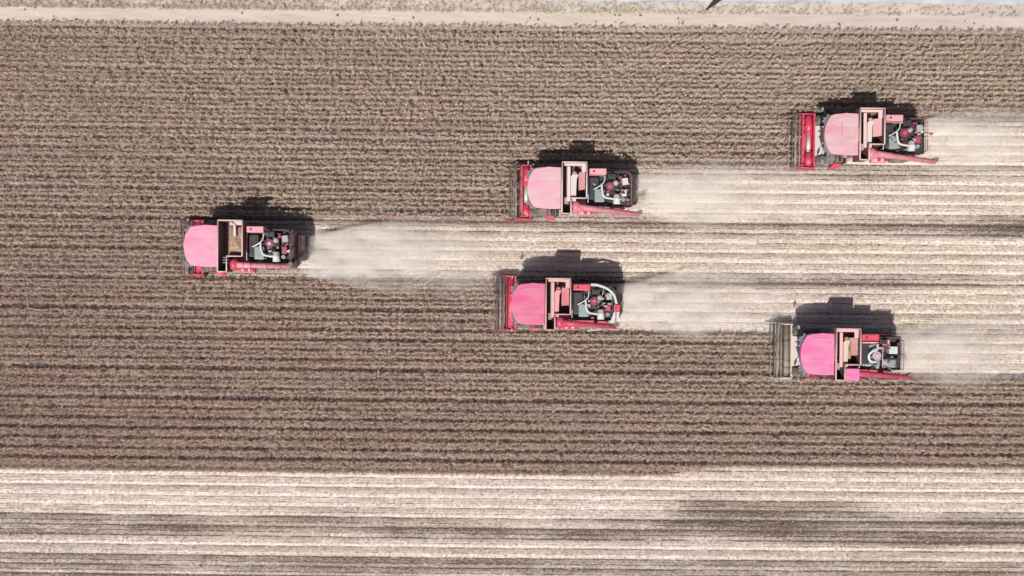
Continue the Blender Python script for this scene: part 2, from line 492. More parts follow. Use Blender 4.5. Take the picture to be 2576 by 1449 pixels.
def build_crop():
    pos = row_positions(0.105, (-37, 37), (-13.2, CROP_TOP + 0.01), standing)
    q, tint = tufts(pos, 21, 0.70, 0.064, 0.085, 0.038, 1.0, 41, 1.0)
    me = quads_mesh('standing_crop', q, {'tint': tint})
    me.materials.append(plant_material('dry_soybean_plants', (0.245, 0.172, 0.143), (0.515, 0.402, 0.337), (0.82, 0.695, 0.585), (0.40, 0.36, 0.19)))
    o = link_mesh('standing_crop', me)
    tag(o, 'ripe brown crop still standing in close rows', 'crop', kind='stuff')

    cutmask = lambda x, y: (is_cut(x, y) | (y - bend(x) < block_bottom(x))) & (y - bend(x) < CROP_TOP)
    pos = row_positions(0.11, (-37, 37), (-22.5, 12.5), cutmask)
    q, tint = tufts(pos, 3, 0.15, 0.030, 0.09, 0.022, 2.0, 42, 0.6)
    me = quads_mesh('stubble', q, {'tint': tint})
    me.materials.append(plant_material('cut_stubble', (0.20, 0.155, 0.12), (0.42, 0.345, 0.27), (0.66, 0.56, 0.45), (0.4, 0.36, 0.2)))
    o = link_mesh('stubble', me)
    tag(o, 'short cut stubble in rows on the harvested strips', 'stubble', kind='stuff')

    rng = np.random.default_rng(43)
    n = 200000
    x = rng.uniform(-37, 37, n); y = rng.uniform(-22.5, 12.5, n)
    dens = np.full(n, 0.22)
    for (mx, my) in SPOTS:
        dens = np.maximum(dens, np.where(x > mx, np.exp(-((y - my) / 1.3) ** 4), 0))
    k = cutmask(x, y) & (rng.random(n) < dens * (0.4 + 1.0 * vnoise(x, y, 4, 0.35, 44)))
    x, y = x[k], y[k]; n = len(x)
    c = np.stack((x, y, ground_z(x, y) + 0.02 + 0.03 * rng.random(n)), -1)
    ang = rng.normal(0, 0.9, n)
    a = np.stack((np.cos(ang), np.sin(ang), rng.normal(0, 0.18, n)), -1) * (0.025 + 0.05 * rng.random((n, 1)))
    b = np.stack((-np.sin(ang), np.cos(ang), rng.normal(0, 0.3, n)), -1) * (0.007 + 0.010 * rng.random((n, 1)))
    me = quads_mesh('straw_chaff', np.stack((c - a - b, c + a - b, c + a + b, c - a + b), 1), {'tint': rng.random(n)})
    me.materials.append(plant_material('straw_chaff', (0.42, 0.35, 0.28), (0.60, 0.51, 0.42), (0.74, 0.65, 0.55), (0.5, 0.46, 0.3)))
    o = link_mesh('straw_chaff', me)
    tag(o, 'loose pale straw and chaff strewn behind the machines', 'straw', kind='stuff')

    # verge grass between the bare strip and the road, thinner towards the right
    n = 6500
    x = rng.uniform(-37, 37, n)
    y = np.where(rng.random(n) < 0.4, 18.06 + rng.normal(0, 0.05, n), rng.uniform(18.12, 18.72, n)) + bend(x)
    keep = rng.random(n) < np.clip(0.75 - (x + 10) / 60, 0.25, 1) * (0.3 + vnoise(x, y, 1.2, 1.0, 46))
    q, tint = tufts(np.stack((x[keep], y[keep]), -1), 6, 0.34, 0.045, 0.15, 0.022, 2.5, 47)
    me = quads_mesh('verge_grass', q, {'tint': tint})
    me.materials.append(plant_material('dry_verge_grass', (0.40, 0.335, 0.275), (0.53, 0.455, 0.385), (0.66, 0.58, 0.49), (0.4, 0.4, 0.22)))
    o = link_mesh('verge_grass', me)
    tag(o, 'dry pale grass on the verge between bare strip and road', 'grass', kind='stuff')
build_crop()

# ------------------------------------------------------------------ mesh builder for machine parts
class MB:
    def __init__(self):
        self.bm = bmesh.new()
    def box(self, x0, x1, y0, y1, z0, z1, bev=0.0, rot=None):
        vs = [self.bm.verts.new(v) for v in ((x0, y0, z0), (x1, y0, z0), (x1, y1, z0), (x0, y1, z0), (x0, y0, z1), (x1, y0, z1), (x1, y1, z1), (x0, y1, z1))]
        fs = [self.bm.faces.new([vs[i] for i in f]) for f in ((3, 2, 1, 0), (4, 5, 6, 7), (0, 1, 5, 4), (1, 2, 6, 5), (2, 3, 7, 6), (3, 0, 4, 7))]
        if rot is not None:
            c = Vector(((x0 + x1) / 2, (y0 + y1) / 2, (z0 + z1) / 2))
            bmesh.ops.rotate(self.bm, verts=vs, cent=c, matrix=rot)
        if bev:
            es = list({e for f in fs for e in f.edges})
            bmesh.ops.bevel(self.bm, geom=es, offset=bev, segments=2, profile=0.6, affect='EDGES')
        return self
    def prism(self, poly, z0, z1, bev=0.0, axis='z'):
        def P(a, b, c):
            return (a, b, c) if axis == 'z' else (a, c, b)        # axis 'y': poly is (x, z), extruded in y
        lo = [self.bm.verts.new(P(a, b, z0)) for a, b in poly]
        hi = [self.bm.verts.new(P(a, b, z1)) for a, b in poly]
        n = len(poly)
        fs = [self.bm.faces.new(lo[::-1]), self.bm.faces.new(hi)]
        for i in range(n):
            fs.append(self.bm.faces.new((lo[i], lo[(i + 1) % n], hi[(i + 1) % n], hi[i])))
        if bev:
            es = list(fs[1].edges)
            bmesh.ops.bevel(self.bm, geom=es, offset=bev, segments=3, profile=0.5, affect='EDGES')
        return self
    def tube(self, pts, r, n=8, cap=True):
        pts = [Vector(p) for p in pts]
        rs = r if isinstance(r, (list, tuple)) else [r] * len(pts)
        rings = []
        up = Vector((0.123, 0.31, 0.94)).normalized()
        for i, p in enumerate(pts):
            d = (pts[min(i + 1, len(pts) - 1)] - pts[max(i - 1, 0)]).normalized()
            s = d.cross(up)
            if s.length < 0.05: s = d.cross(Vector((1, 0, 0)))
            s.normalize(); t = s.cross(d)
            rings.append([self.bm.verts.new(p + (s * math.cos(a) + t * math.sin(a)) * rs[i]) for a in (2 * math.pi * k / n for k in range(n))])
        for a, b in zip(rings[:-1], rings[1:]):
            for k in range(n):
                f = self.bm.faces.new((a[k], a[(k + 1) % n], b[(k + 1) % n], b[k])); f.smooth = True
        if cap:
            self.bm.faces.new(rings[0][::-1]); self.bm.faces.new(rings[-1])
        return self
    def ball(self, c, rx, ry, rz, seg=14):
        r = bmesh.ops.create_uvsphere(self.bm, u_segments=seg, v_segments=seg // 2 + 1, radius=1.0)
        for v in r['verts']:
            v.co = Vector((v.co.x * rx + c[0], v.co.y * ry + c[1], v.co.z * rz + c[2]))
            for f in v.link_faces: f.smooth = True
        return self
    def build(self, name, mat, parent=None):
        bmesh.ops.recalc_face_normals(self.bm, faces=self.bm.faces)
        me = bpy.data.meshes.new(name)
        self.bm.to_mesh(me); self.bm.free()
        me.materials.append(M[mat] if isinstance(mat, str) else mat)
        return link_mesh(name, me, parent)

def arc(pts, n=6):
    """smooth a polyline (Catmull-Rom)"""
    P = [Vector(p) for p in pts]
    out = []
    for i in range(len(P) - 1):
        p0, p1, p2, p3 = P[max(i - 1, 0)], P[i], P[i + 1], P[min(i + 2, len(P) - 1)]
        for k in range(n):
            t = k / n
            out.append(0.5 * ((2 * p1) + (p2 - p0) * t + (2 * p0 - 5 * p1 + 4 * p2 - p3) * t * t + (3 * p1 - p0 - 3 * p2 + p3) * t ** 3))
    out.append(P[-1])
    return out

# ------------------------------------------------------------------ combine harvester
# local axes: +x towards the rear (picture right), +y towards picture top, z up; origin on the ground under the grain tank
def wheel(root, x, y, r, w, lugs):
    hub = MB().tube([(x, y - w * 0.30, r), (x, y + w * 0.30, r)], r * 0.20, 12).build('wheel', 'rimgrey', root)
    b = MB()
    prof = [(r * 0.56, -w * 0.46), (r * 0.84, -w * 0.5), (r * 0.96, -w * 0.40), (r, -w * 0.18), (r, w * 0.18), (r * 0.96, w * 0.40), (r * 0.84, w * 0.5), (r * 0.56, w * 0.46)]
    n = 28
    rings = [[b.bm.verts.new((x + math.cos(2 * math.pi * k / n) * q, y + o, r + math.sin(2 * math.pi * k / n) * q)) for q, o in prof] for k in range(n)]
    for k in range(n):
        a, c = rings[k], rings[(k + 1) % n]
        for j in range(len(prof)):
            b.bm.faces.new((a[j], a[(j + 1) % len(prof)], c[(j + 1) % len(prof)], c[j]))
    for k in range(lugs):
        t = 2 * math.pi * k / lugs
        for s in (-1, 1):
            tt = t + (0.5 * 2 * math.pi / lugs if s > 0 else 0)
            m0 = Matrix.Translation((x, y, r)) @ Matrix.Rotation(-tt, 4, 'Y') @ Matrix.Translation((r * 1.01, s * w * 0.24, 0)) @ Matrix.Rotation(s * 0.6, 4, 'X')
            g = bmesh.ops.create_cube(b.bm, size=1.0)
            for v in g['verts']:
                v.co = m0 @ Vector((v.co.x * r * 0.07, v.co.y * w * 0.46, v.co.z * r * 0.07))
    b.build('tyre', 'rubber', hub)
    d = MB()
    d.tube([(x, y - w * 0.30, r), (x, y - w * 0.10, r), (x, y + w * 0.10, r), (x, y + w * 0.30, r)], [r * 0.60, r * 0.50, r * 0.50, r * 0.60], 20)
    d.build('rim', 'rimgrey', hub)

def reel_bat(hd, a, cx, cz, rad, hw, k, mat):
    b = MB()
    x, z = cx + math.cos(a) * rad, cz + math.sin(a) * rad
    b.tube([(x, -hw, z), (x, hw, z)], 0.028, 6)
    nt_ = 34
    for i in range(nt_):
        y = -hw + (i + 0.5) * 2 * hw / nt_
        b.tube([(x, y, z), (x - 0.04, y, z - 0.13), (x + 0.02, y, z - 0.26)], 0.008, 4)
    b.build('reel_bat', mat, hd)

def harvester(i, label, o):
    mx, my = SPOTS[i]
    root = empty('combine_harvester', (mx, my, 0.06))
    tag(root, label, 'combine', 'red combine harvesters crossing the field')
    rng = random.Random(100 + i)
    roofmat = paint('cab_roof_paint', o['roof'], o['roof_dust'] + 0.06, 0.45, scale=1.5, lo=0.05, hi=2.6, stretch=(0.45, 1.5, 1.0))
    body = paint('body_paint', o['body'], o['body_dust'], 0.4)
    rim = paint('tank_rim_paint', o['rim'], 0.45, 0.6)
    inner = paint('tank_inner_paint', o['inner'], 0.35, 0.6)

    # --- threshing body, side shields, straw hood
    MB().prism([(-1.2, 1.05), (3.0, 1.0), (3.55, 1.35), (3.66, 1.75), (3.62, 2.30), (3.3, 2.42), (-1.2, 2.42)], -1.02, 1.02, 0.0, 'y').build('body', body, root)
    for s in (-1, 1):
        b = MB()
        b.prism([(-0.70, 1.25), (0.55, 1.15), (0.60, 2.35), (-0.70, 2.35)], s * 1.03, s * 1.16, 0, 'y')
        b.prism([(0.66, 1.15), (2.9, 1.20), (3.3, 1.6), (3.2, 2.30), (0.66, 2.35)], s * 1.03, s * 1.18, 0, 'y')
        b.build('side_shield', body, root)
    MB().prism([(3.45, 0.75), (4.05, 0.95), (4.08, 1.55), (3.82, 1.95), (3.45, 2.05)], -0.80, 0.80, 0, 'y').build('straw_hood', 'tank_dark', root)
    for s in (-1, 1):
        b = MB().tube([(3.95, s * 0.42, 0.72), (3.95, s * 0.42, 0.78)], 0.36, 16)
        for k in range(4):
            a = k * math.pi / 2 + 0.4
            b.tube([(3.95, s * 0.42, 0.70), (3.95 + math.cos(a) * 0.36, s * 0.42 + math.sin(a) * 0.36, 0.66)], 0.03, 4)
        b.build('straw_spreader', 'dark', root)
    MB().box(-1.25, 3.3, -0.9, 0.9, 0.62, 1.02, 0.03).build('chassis', 'dark', root)
    MB().tube([(-1.75, -1.15, 0.86), (-1.75, 1.15, 0.86)], 0.17, 12).build('front_axle', 'deep_red', root)
    MB().tube([(2.85, -1.05, 0.56), (2.85, 1.05, 0.56)], 0.11, 10).build('rear_axle', 'deep_red', root)
    for s in (-1, 1):
        wheel(root, -1.75, s * 1.30, 0.86, 0.56, 18)
        wheel(root, 2.85, s * 1.12, 0.56, 0.34, 14)

    # --- cab: glass box on a floor, pillars, roof
    cb = [(-0.84, -1.20), (-0.84, 1.20), (-2.62, 1.20), (-2.86, 1.00), (-2.86, -1.00), (-2.62, -1.20)]
    MB().prism([(max(x, -2.2), y * 0.9) for x, y in cb], 1.55, 1.72, 0.0).build('cab_floor', 'dark', root)
    b = MB()
    lo = [(x if x > -2 else x + 0.58, y * 0.93) for x, y in cb]
    vl = [b.bm.verts.new((x, y, 1.72)) for x, y in lo]; vh = [b.bm.verts.new((x, y, 3.30)) for x, y in cb]
    for k in range(6):
        b.bm.faces.new((vl[k], vl[(k + 1) % 6], vh[(k + 1) % 6], vh[k]))
    b.bm.faces.new(vh); b.bm.faces.new(vl[::-1])
    b.build('cab_glass', 'glass', root)
    for k in range(6):
        MB().tube([(lo[k][0] * 1.004, lo[k][1] * 1.01, 1.72), (cb[k][0] * 1.004, cb[k][1] * 1.01, 3.32)], 0.04, 6).build('cab_pillar', 'grey', root)
    hw = 1.28
    pts = [(-0.80, -hw), (-0.80, hw), (-1.6, hw + 0.01), (-2.25, hw - 0.04)]
    fr = [(-2.50, hw - 0.12), (-2.68, 0.90), (-2.80, 0.62), (-2.88, 0.30), (-2.90, 0.0)]
    pts += fr + [(x, -y) for x, y in fr[-2::-1]] + [(-2.25, -hw + 0.04), (-1.6, -hw - 0.01)]
    b = MB().prism(pts, 3.305, 3.55, 0.075)
    rf = b.build('cab_roof', roofmat, root)
    # pressed panel on the roof with its two shallow ribs
    pp = [(x * 0.80 - 0.36, y * 0.80) for x, y in pts]
    MB().prism(pp, 3.54, 3.572, 0.02).build('roof_panel', roofmat, rf)
    for yy in (-0.36, 0.36):
        MB().box(-2.35, -1.1, yy - 0.018, yy + 0.018, 3.565, 3.586, 0.006).build('roof_rib', roofmat, rf)
    if o.get('hatch'):
        MB().box(-1.55, -1.18, -0.38, -0.02, 3.55, 3.595, 0.015).build('roof_hatch', 'pale_red', rf)
    if o.get('seam'):
        MB().box(-1.86, -1.84, -0.15, 0.72, 3.55, 3.584).build('roof_seam', 'maroon', rf)
        MB().box(-2.3, -1.35, 0.30, 0.325, 3.55, 3.591).build('roof_seam', 'pale_red', rf)
    for s in (-1, 1):
        a = MB().tube([(-2.62, s * 1.20, 3.05), (-2.82, s * 1.52, 3.08), (-2.84, s * 1.58, 2.95)], 0.018, 6).build('mirror_arm', 'dark', root)
        MB().box(-2.88, -2.80, s * 1.62 - 0.11, s * 1.62 + 0.11, 2.58, 3.02, 0.02).build('mirror', 'grey', a)
    for yv in (-0.85, -0.5, 0.5, 0.85):
        MB().tube([(-2.86 + abs(yv) * 0.05, yv, 3.15), (-2.94 + abs(yv) * 0.05, yv, 3.12)], 0.055, 10).build('work_light', 'grey', root)
    # --- left platform, steps, hand rails
    MB().box(-1.75, -0.85, -1.56, -1.17, 1.56, 1.62, 0.01).build('platform', 'dark', root)
    ld = MB().tube([(-1.62, -1.60, 1.58), (-1.62, -1.72, 0.45)], 0.025, 6).tube([(-1.16, -1.60, 1.58), (-1.16, -1.72, 0.45)], 0.025, 6).build('ladder', 'red', root)
    for k in range(4):
        z = 0.55 + k * 0.27
        MB().box(-1.62, -1.16, -1.78 + k * 0.03, -1.60 + k * 0.03, z, z + 0.03, 0.005).build('step', 'red', ld)
    for xx in (-1.70, -1.45, -1.10):
        MB().tube([(xx, -1.20, 2.50), (xx, -1.56, 2.50), (xx, -1.58, 1.58)], 0.028, 6).build('hand_rail', body, root)

    # --- grain tank, L shaped in plan, open top
    x0, x1, y0, y1, zt = -0.76, 0.75, -1.58, 1.58, TANK_H
    xl, yl = -0.20, -0.62
    outer = [(x0, y0), (xl, y0), (xl, yl), (x1, yl), (x1, y1), (x0, y1)]
    th = 0.05
    innerp = [(x0 + th, y0 + th), (xl - th, y0 + th), (xl - th, yl + th), (x1 - th, yl + th), (x1 - th, y1 - th), (x0 + th, y1 - th)]
    b = MB()
    zb = 2.44
    ov = [[b.bm.verts.new((x, y, z)) for x, y in outer] for z in (zb, zt)]
    iv = [[b.bm.verts.new((x, y, z)) for x, y in innerp] for z in (zb + 0.05, zt)]
    n = 6
    for k in range(n):
        k2 = (k + 1) % n
        b.bm.faces.new((ov[0][k], ov[0][k2], ov[1][k2], ov[1][k]))
        b.bm.faces.new((iv[0][k2], iv[0][k], iv[1][k], iv[1][k2]))
        b.bm.faces.new((ov[1][k], ov[1][k2], iv[1][k2], iv[1][k]))
    b.bm.faces.new(ov[0][::-1])
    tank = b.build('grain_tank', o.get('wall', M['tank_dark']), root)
    b = MB(); 
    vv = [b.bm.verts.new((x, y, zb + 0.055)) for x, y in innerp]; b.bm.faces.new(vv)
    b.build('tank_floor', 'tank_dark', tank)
    # rolled rim along the top edge
    b = MB()
    for k in range(n):
        a, c = outer[k], outer[(k + 1) % n]
        b.tube([(a[0], a[1], zt), (c[0], c[1], zt)], 0.042, 6)
    b.build('tank_rim', rim, tank)
    if o['tank'] == 'sheet':
        # ledge, auger cover, rear sheet and corner shelves over the dark pit
        bw = o.get('beam_w', 0.0)
        MB().box(-0.43, -0.24, -0.80, 1.34, 3.26, 3.34, 0.01).build('tank_ledge', rim, tank)
        cv = MB().prism([(-0.22, -0.80), (0.05 + bw, -0.80), (0.05 + bw, 0.60), (0.17 + bw, 0.74), (0.17 + bw, 0.88), (-0.10, 0.88), (-0.22, 0.74)], 3.30, 3.42, 0.03)
        cv.build('auger_cover', o['cover'], tank)
        b = MB()
        vs_ = [b.bm.verts.new(v) for v in ((0.66, -0.06, 3.40), (0.66, 1.04, 3.40), (0.22 + bw, 1.00, 3.12), (0.22 + bw, -0.10, 3.12))]
        b.bm.faces.new(vs_)
        b.build('slope_sheet', inner, tank)
        MB().box(-0.62, x1 - th, 1.38, y1 - th, 3.38, 3.42).build('corner_shelf', rim, tank)
        MB().box(0.45, x1 - th, 1.02, 1.38, 3.36, 3.40).build('corner_shelf', rim, tank)
        MB().ball((0.02, 0.92, 3.24), 0.16, 0.18, 0.12, 10).build('auger_gearbox', inner, tank)
        for k in range(5):
            MB().box(-0.60, -0.40, -0.62 - k * 0.08, -0.58 - k * 0.08, 3.28, 3.31).build('tank_rung', rim, tank)
    else:
        MB().box(-0.10, x1 - th, 1.30, y1 - th, 3.36, 3.40).build('corner_shelf', rim, tank)
        MB().tube([(-0.05, 1.48, 3.42), (0.22, 1.3, 3.42), (0.22, 0.6, 3.40)], 0.09, 8).build('filling_auger', 'pale', tank)
        MB().box(0.62, 0.69, -0.5, 1.2, 3.0, 3.40, 0.01).build('tank_brace', rim, tank)
        for k in range(3):
            MB().box(-0.48, -0.10, -0.72 - k * 0.16, -0.69 - k * 0.16, 3.44, 3.47).build('tank_rung', rim, tank)
    for k, xx in enumerate((x0 - 0.025, x1 + 0.025)):
        MB().box(xx - 0.02, xx + 0.02, -0.4, 0.4, 2.5, 3.5).build('tank_stiffener', body, tank)

    # --- unloading auger folded back along the left side
    tip = o.get('tip', (3.85, -1.42))
    zA, zB = 3.30, o.get('tipz', 3.05)
    b = MB().ball((0.12, -1.12, 3.02), 0.36, 0.40, 0.42)
    b.tube([(0.12, -1.12, 1.5), (0.12, -1.12, 3.0)], 0.24, 14)
    b.ball((0.42, -1.20, zA - 0.10), 0.26, 0.25, 0.24)
    au = b.build('unloading_auger', body, root)
    d = (Vector((tip[0], tip[1], zB)) - Vector((0.35, -1.16, zA)))
    p = lambda t: Vector((0.35, -1.16, zA)) + d * t
    MB().tube([p(0), p(0.25), p(0.26), p(0.98)], [0.20, 0.19, 0.165, 0.150], 14).build('auger_tube', o.get('tube', body), au)
    for t in (0.12, 0.26, 0.55, 0.80):
        MB().tube([p(t - 0.008), p(t + 0.008)], 0.205 if t < 0.2 else 0.185, 14).build('tube_flange', body, au)
    MB().prism([(-0.30, -0.03), (0.10, -0.03), (0.10, 0.20), (-0.02, 0.24), (-0.22, 0.14)], 0, 0.30, 0.03).build('auger_spout', 'rubber', au).location = (p(1.0).x, p(1.0).y + 0.06, p(1.0).z - 0.15)
    MB().box(2.3, 2.42, -1.42, -1.05, 2.42, 3.0, 0.01).build('auger_cradle', 'dark', au)
    if o.get('side_box'):
        MB().box(-0.12, 0.72, -1.60, -0.86, 3.30, 3.62, 0.05).build('auger_housing', roofmat, au)
    else:
        # drive guard and gear beside the elbow
        b = MB().box(0.30, 1.30, -1.62, -1.30, 2.35, 2.75, 0.05)
        b.build('drive_guard', 'pale_red' if o['roof_dust'] > 0.3 else body, root)
        for k in range(4):
            MB().tube([(0.55 + k * 0.2, -1.46, 2.72), (0.55 + k * 0.2, -1.46, 2.84)], 0.07 + 0.03 * (k % 2), 10).build('pulley', 'deep_red' if k % 2 else 'pale', root)

    # --- engine deck
    MB().box(0.82, 3.70, -1.02, 1.10, 2.425, 2.47, 0.005).build('engine_deck', 'dark', root)
    pb = MB().box(0.93, 1.98, 0.86, 1.24, 2.48, 3.42, 0.05).build('fuel_tank', o['boxmat'] if isinstance(o['boxmat'], str) else o['boxmat'], root)
    MB().tube([(1.2, 1.05, 3.42), (1.2, 1.05, 3.47)], 0.06, 10).build('filler_cap', 'dark', pb)
    MB().box(2.04, 3.45, 1.00, 1.06, 2.47, 3.12, 0.01).build('engine_side_screen', 'dark', root)
    MB().box(2.10, 2.60, 0.62, 0.96, 2.47, 3.18, 0.05).build('muffler_box', 'dark', root)
    MB().box(0.98, 1.55, -0.62, 0.74, 2.47, 2.93, 0.04).build('radiator', 'navy', root)
    for k in range(7):
        MB().box(1.0 + k * 0.08, 1.02 + k * 0.08, -0.55, 0.68, 2.93, 2.955).build('radiator_fin', 'dark', root)
    b = MB().tube([(0.88, -0.82, 3.12), (0.88, 0.86, 3.12)], 0.025, 6).tube([(0.88, -0.82, 2.46), (0.88, -0.82, 3.12)], 0.025, 6).tube([(0.88, 0.86, 2.46), (0.88, 0.86, 3.12)], 0.025, 6)
    b.build('deck_rail', 'steel', root)
    if o['engine'] == 'a':
        MB().box(1.30, 1.92, -0.78, 0.02, 2.47, 2.98, 0.07).build('engine_cover', 'greygreen', root)
        MB().tube(arc([(1.92, 0.82, 3.10), (1.86, 0.45, 3.13), (1.62, 0.20, 3.13), (1.22, -0.02, 3.08)]), 0.038, 8).build('water_pipe', 'steel', root)
        MB().tube(arc([(1.72, 0.25, 3.10), (1.78, -0.25, 3.08), (1.98, -0.52, 3.06), (2.55, -0.60, 3.04)]), 0.068, 10).build('intake_pipe', 'white', root)
        b = MB().tube([(2.68, -0.30, 2.98), (2.68, -0.92, 2.94)], [0.20, 0.23], 16).ball((2.68, -0.62, 3.05), 0.22, 0.20, 0.19)
        b.build('air_cleaner', 'white', root)
        MB().tube([(2.25, 0.20, 2.70), (2.25, 0.20, 2.98)], 0.27, 18).build('fan_drum', 'maroon', root)
        MB().tube([(2.25, 0.20, 2.98), (2.25, 0.20, 3.04)], 0.12, 14).build('fan_hub', 'red' if i != 0 else 'pale_red', root)
        MB().box(2.10, 2.80, -0.30, 0.60, 2.47, 2.76, 0.05).build('engine_block', 'dark', root)
        MB().ball((2.62, 0.42, 2.86), 0.19, 0.19, 0.16).build('oil_separator', 'grey', root)
        MB().box(3.02, 3.38, 0.30, 0.72, 2.50, 2.98, 0.03, Matrix.Rotation(0.12, 3, 'Z')).build('battery_box', 'pale' if o.get('pale_boxes') else 'grey', root)
        MB().box(2.98, 3.30, -0.42, 0.02, 2.47, 2.88, 0.03).build('tool_box', 'pale' if o.get('pale_boxes') else 'deep_red', root)
        MB().tube([(3.10, -0.62, 2.47), (3.10, -0.62, 2.96)], 0.12, 14).build('hydraulic_tank', 'greygreen', root)
    else:
        MB().box(1.15, 2.30, -0.80, 0.66, 2.47, 2.74, 0.06).build('engine_block', 'greygreen', root)
        MB().tube(arc([(2.02, 0.62, 3.02), (1.98, 0.30, 3.08), (1.70, 0.18, 3.05), (1.50, -0.10, 2.98), (1.62, -0.42, 2.94), (1.95, -0.50, 2.92)]), 0.075, 10).build('intake_pipe', 'steel', root)
        MB().tube([(2.02, -0.10, 2.74), (2.02, -0.10, 2.98)], 0.27, 18).build('fan_drum', 'grey', root)
        MB().tube([(2.02, -0.10, 2.98), (2.02, -0.10, 3.03)], 0.12, 14).build('fan_hub', 'pale_red', root)
        MB().box(1.10, 2.25, 0.66, 0.76, 2.74, 2.98, 0.02).build('engine_guard', 'pale_red', root)
        MB().box(2.78, 3.30, 0.02, 0.48, 2.47, 2.98, 0.03).build('battery_box', 'white', root)
        MB().box(2.45, 3.30, -0.85, -0.32, 2.47, 2.80, 0.10).build('hydraulic_tank', 'greygreen', root)
        MB().box(2.40, 2.85, 0.56, 0.90, 2.47, 2.86, 0.04).build('tool_box', 'pale_red', root)
        for k in range(7):
            MB().tube([(1.22 + k * 0.15, -0.70, 2.74), (1.22 + k * 0.15, -0.70, 2.86)], 0.045, 8).build('valve_cap', 'steel', root)
        MB().tube([(2.38, -0.85, 2.95), (2.38, 0.70, 2.95)], 0.03, 6).build('deck_rail', 'pale_red', root)
    MB().tube([(2.30, 0.88, 2.47), (2.30, 0.88, 3.30), (2.42, 0.92, 3.42)], 0.065, 10).build('exhaust_pipe', 'dark', root)
    for k in range(18):
        a = Vector((rng.uniform(1.2, 3.2), rng.uniform(-0.8, 0.8), 2.72)); c = a + Vector((rng.uniform(-0.7, 0.7), rng.uniform(-0.6, 0.6), 0))
        mid = (a + c) / 2 + Vector((0, 0, rng.uniform(0.12, 0.34)))
        MB().tube(arc([a, mid, c], 5), rng.choice((0.018, 0.025, 0.03)), 6).build('hose', rng.choice(('dark', 'dark', 'steel', 'maroon', 'grey', 'deep_red')), root)
    for k in range(24):
        x_, y_ = rng.uniform(1.7, 3.5), rng.uniform(-0.9, 0.9)
        s = rng.uniform(0.03, 0.10)
        MB().box(x_ - s, x_ + s, y_ - s * 0.8, y_ + s * 0.8, 2.48, 2.80 + rng.uniform(0, 0.14), 0.015, Matrix.Rotation(rng.uniform(-0.3, 0.3), 3, 'Z')).build('bracket', rng.choice(('grey', 'maroon', 'dark', 'deep_red', 'greygreen', 'steel')), root)
    for k in range(6):
        x_, y_ = rng.uniform(1.9, 3.4), rng.uniform(-0.3, 0.85)
        z_ = rng.uniform(2.80, 2.98)
        MB().tube([(x_, y_ - 0.05, z_), (x_, y_ + 0.05, z_)], rng.uniform(0.08, 0.17), 12).build('belt_pulley', rng.choice(('dark', 'grey', 'deep_red', 'pale_red', 'reel')), root)
    # guard rail round the rear of the deck
    b = MB()
    zr = 3.22
    b.tube([(2.50, 1.06, zr), (3.30, 1.06, zr), (3.58, 0.85, zr), (3.58, -0.92, zr)], 0.022, 6)
    b.tube([(2.50, 1.06, zr - 0.32), (3.30, 1.06, zr - 0.32), (3.58, 0.85, zr - 0.32), (3.58, -0.92, zr - 0.32)], 0.018, 6)
    for p_ in ((2.50, 1.06), (3.30, 1.06), (3.58, 0.85), (3.58, 0.0), (3.58, -0.92)):
        b.tube([(p_[0], p_[1], 2.45), (p_[0], p_[1], zr)], 0.022, 6)
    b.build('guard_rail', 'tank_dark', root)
    if o.get('arch'):
        MB().tube(arc([(2.02, 1.22, 3.05), (2.45, 1.20, 3.20), (3.05, 0.98, 3.26), (3.45, 0.60, 3.26), (3.62, 0.05, 3.24)]), [0.10, 0.10, 0.10, 0.10, 0.10, 0.10] + [0.085] * 19, 10).build('exhaust_duct', 'white', root)
        MB().box(3.48, 3.86, -0.42, 0.00, 2.40, 3.10, 0.05).build('rear_cabinet', 'red', root)
        MB().prism([(3.50, -0.44), (3.84, -0.46), (3.80, -0.85), (3.55, -0.95), (3.30, -1.22), (3.22, -1.18)], 2.95, 3.02, 0.01).build('rear_flap', 'white', root)
        MB().tube([(1.85, -1.66, 2.6), (2.85, -1.55, 2.7)], 0.045, 8).build('side_lamp_bar', 'white', root)
    if o.get('beacon'):
        b = MB().tube([(3.60, 0.32, 2.6), (4.02, 0.20, 2.75)], 0.03, 6).build('beacon_arm', 'maroon', root)
        MB().tube([(4.02, 0.20, 2.74), (4.02, 0.20, 2.92)], [0.10, 0.07], 12).build('beacon_lamp', 'lamp_red', b)

    # --- feeder house and header
    fh = MB()
    w = 0.98
    lo_ = [(-2.64, -w, 0.20), (-2.64, w, 0.20), (-1.2, w * 0.86, 1.05), (-1.2, -w * 0.86, 1.05)]
    hi_ = [(-2.64, -w, 0.80), (-2.64, w, 0.80), (-1.2, w * 0.86, 1.98), (-1.2, -w * 0.86, 1.98)]
    v0 = [fh.bm.verts.new(v) for v in lo_]; v1 = [fh.bm.verts.new(v) for v in hi_]
    fh.bm.faces.new(v0[::-1]); fh.bm.faces.new(v1)
    for k in range(4): fh.bm.faces.new((v0[k], v0[(k + 1) % 4], v1[(k + 1) % 4], v1[k]))
    f_ = fh.build('feeder_house', o['feeder'], root)
    MB().box(-2.2, -2.14, -w * 0.94, w * 0.94, 1.10, 1.20).build('feeder_rib', 'pale', f_)
    H = 1.74
    hd = MB().prism([(-2.60, 0.14), (-2.57, 0.18), (-2.60, 0.72), (-2.66, 0.74), (-2.66, 0.22), (-3.50, 0.14), (-3.50, 0.09)], -H, H, 0, 'y').build('header', o['hmat'], root)
    MB().box(-2.70, -2.56, -H, H, 0.72, 0.84, 0.03).build('header_beam', o['hmat'], hd)
    MB().tube([(-2.54, -H, 0.62), (-2.54, H, 0.62)], 0.03, 6).build('hydraulic_line', 'dark', hd)
    # cross auger: drum and spiral flighting
    zc, xc = 0.14, -2.92
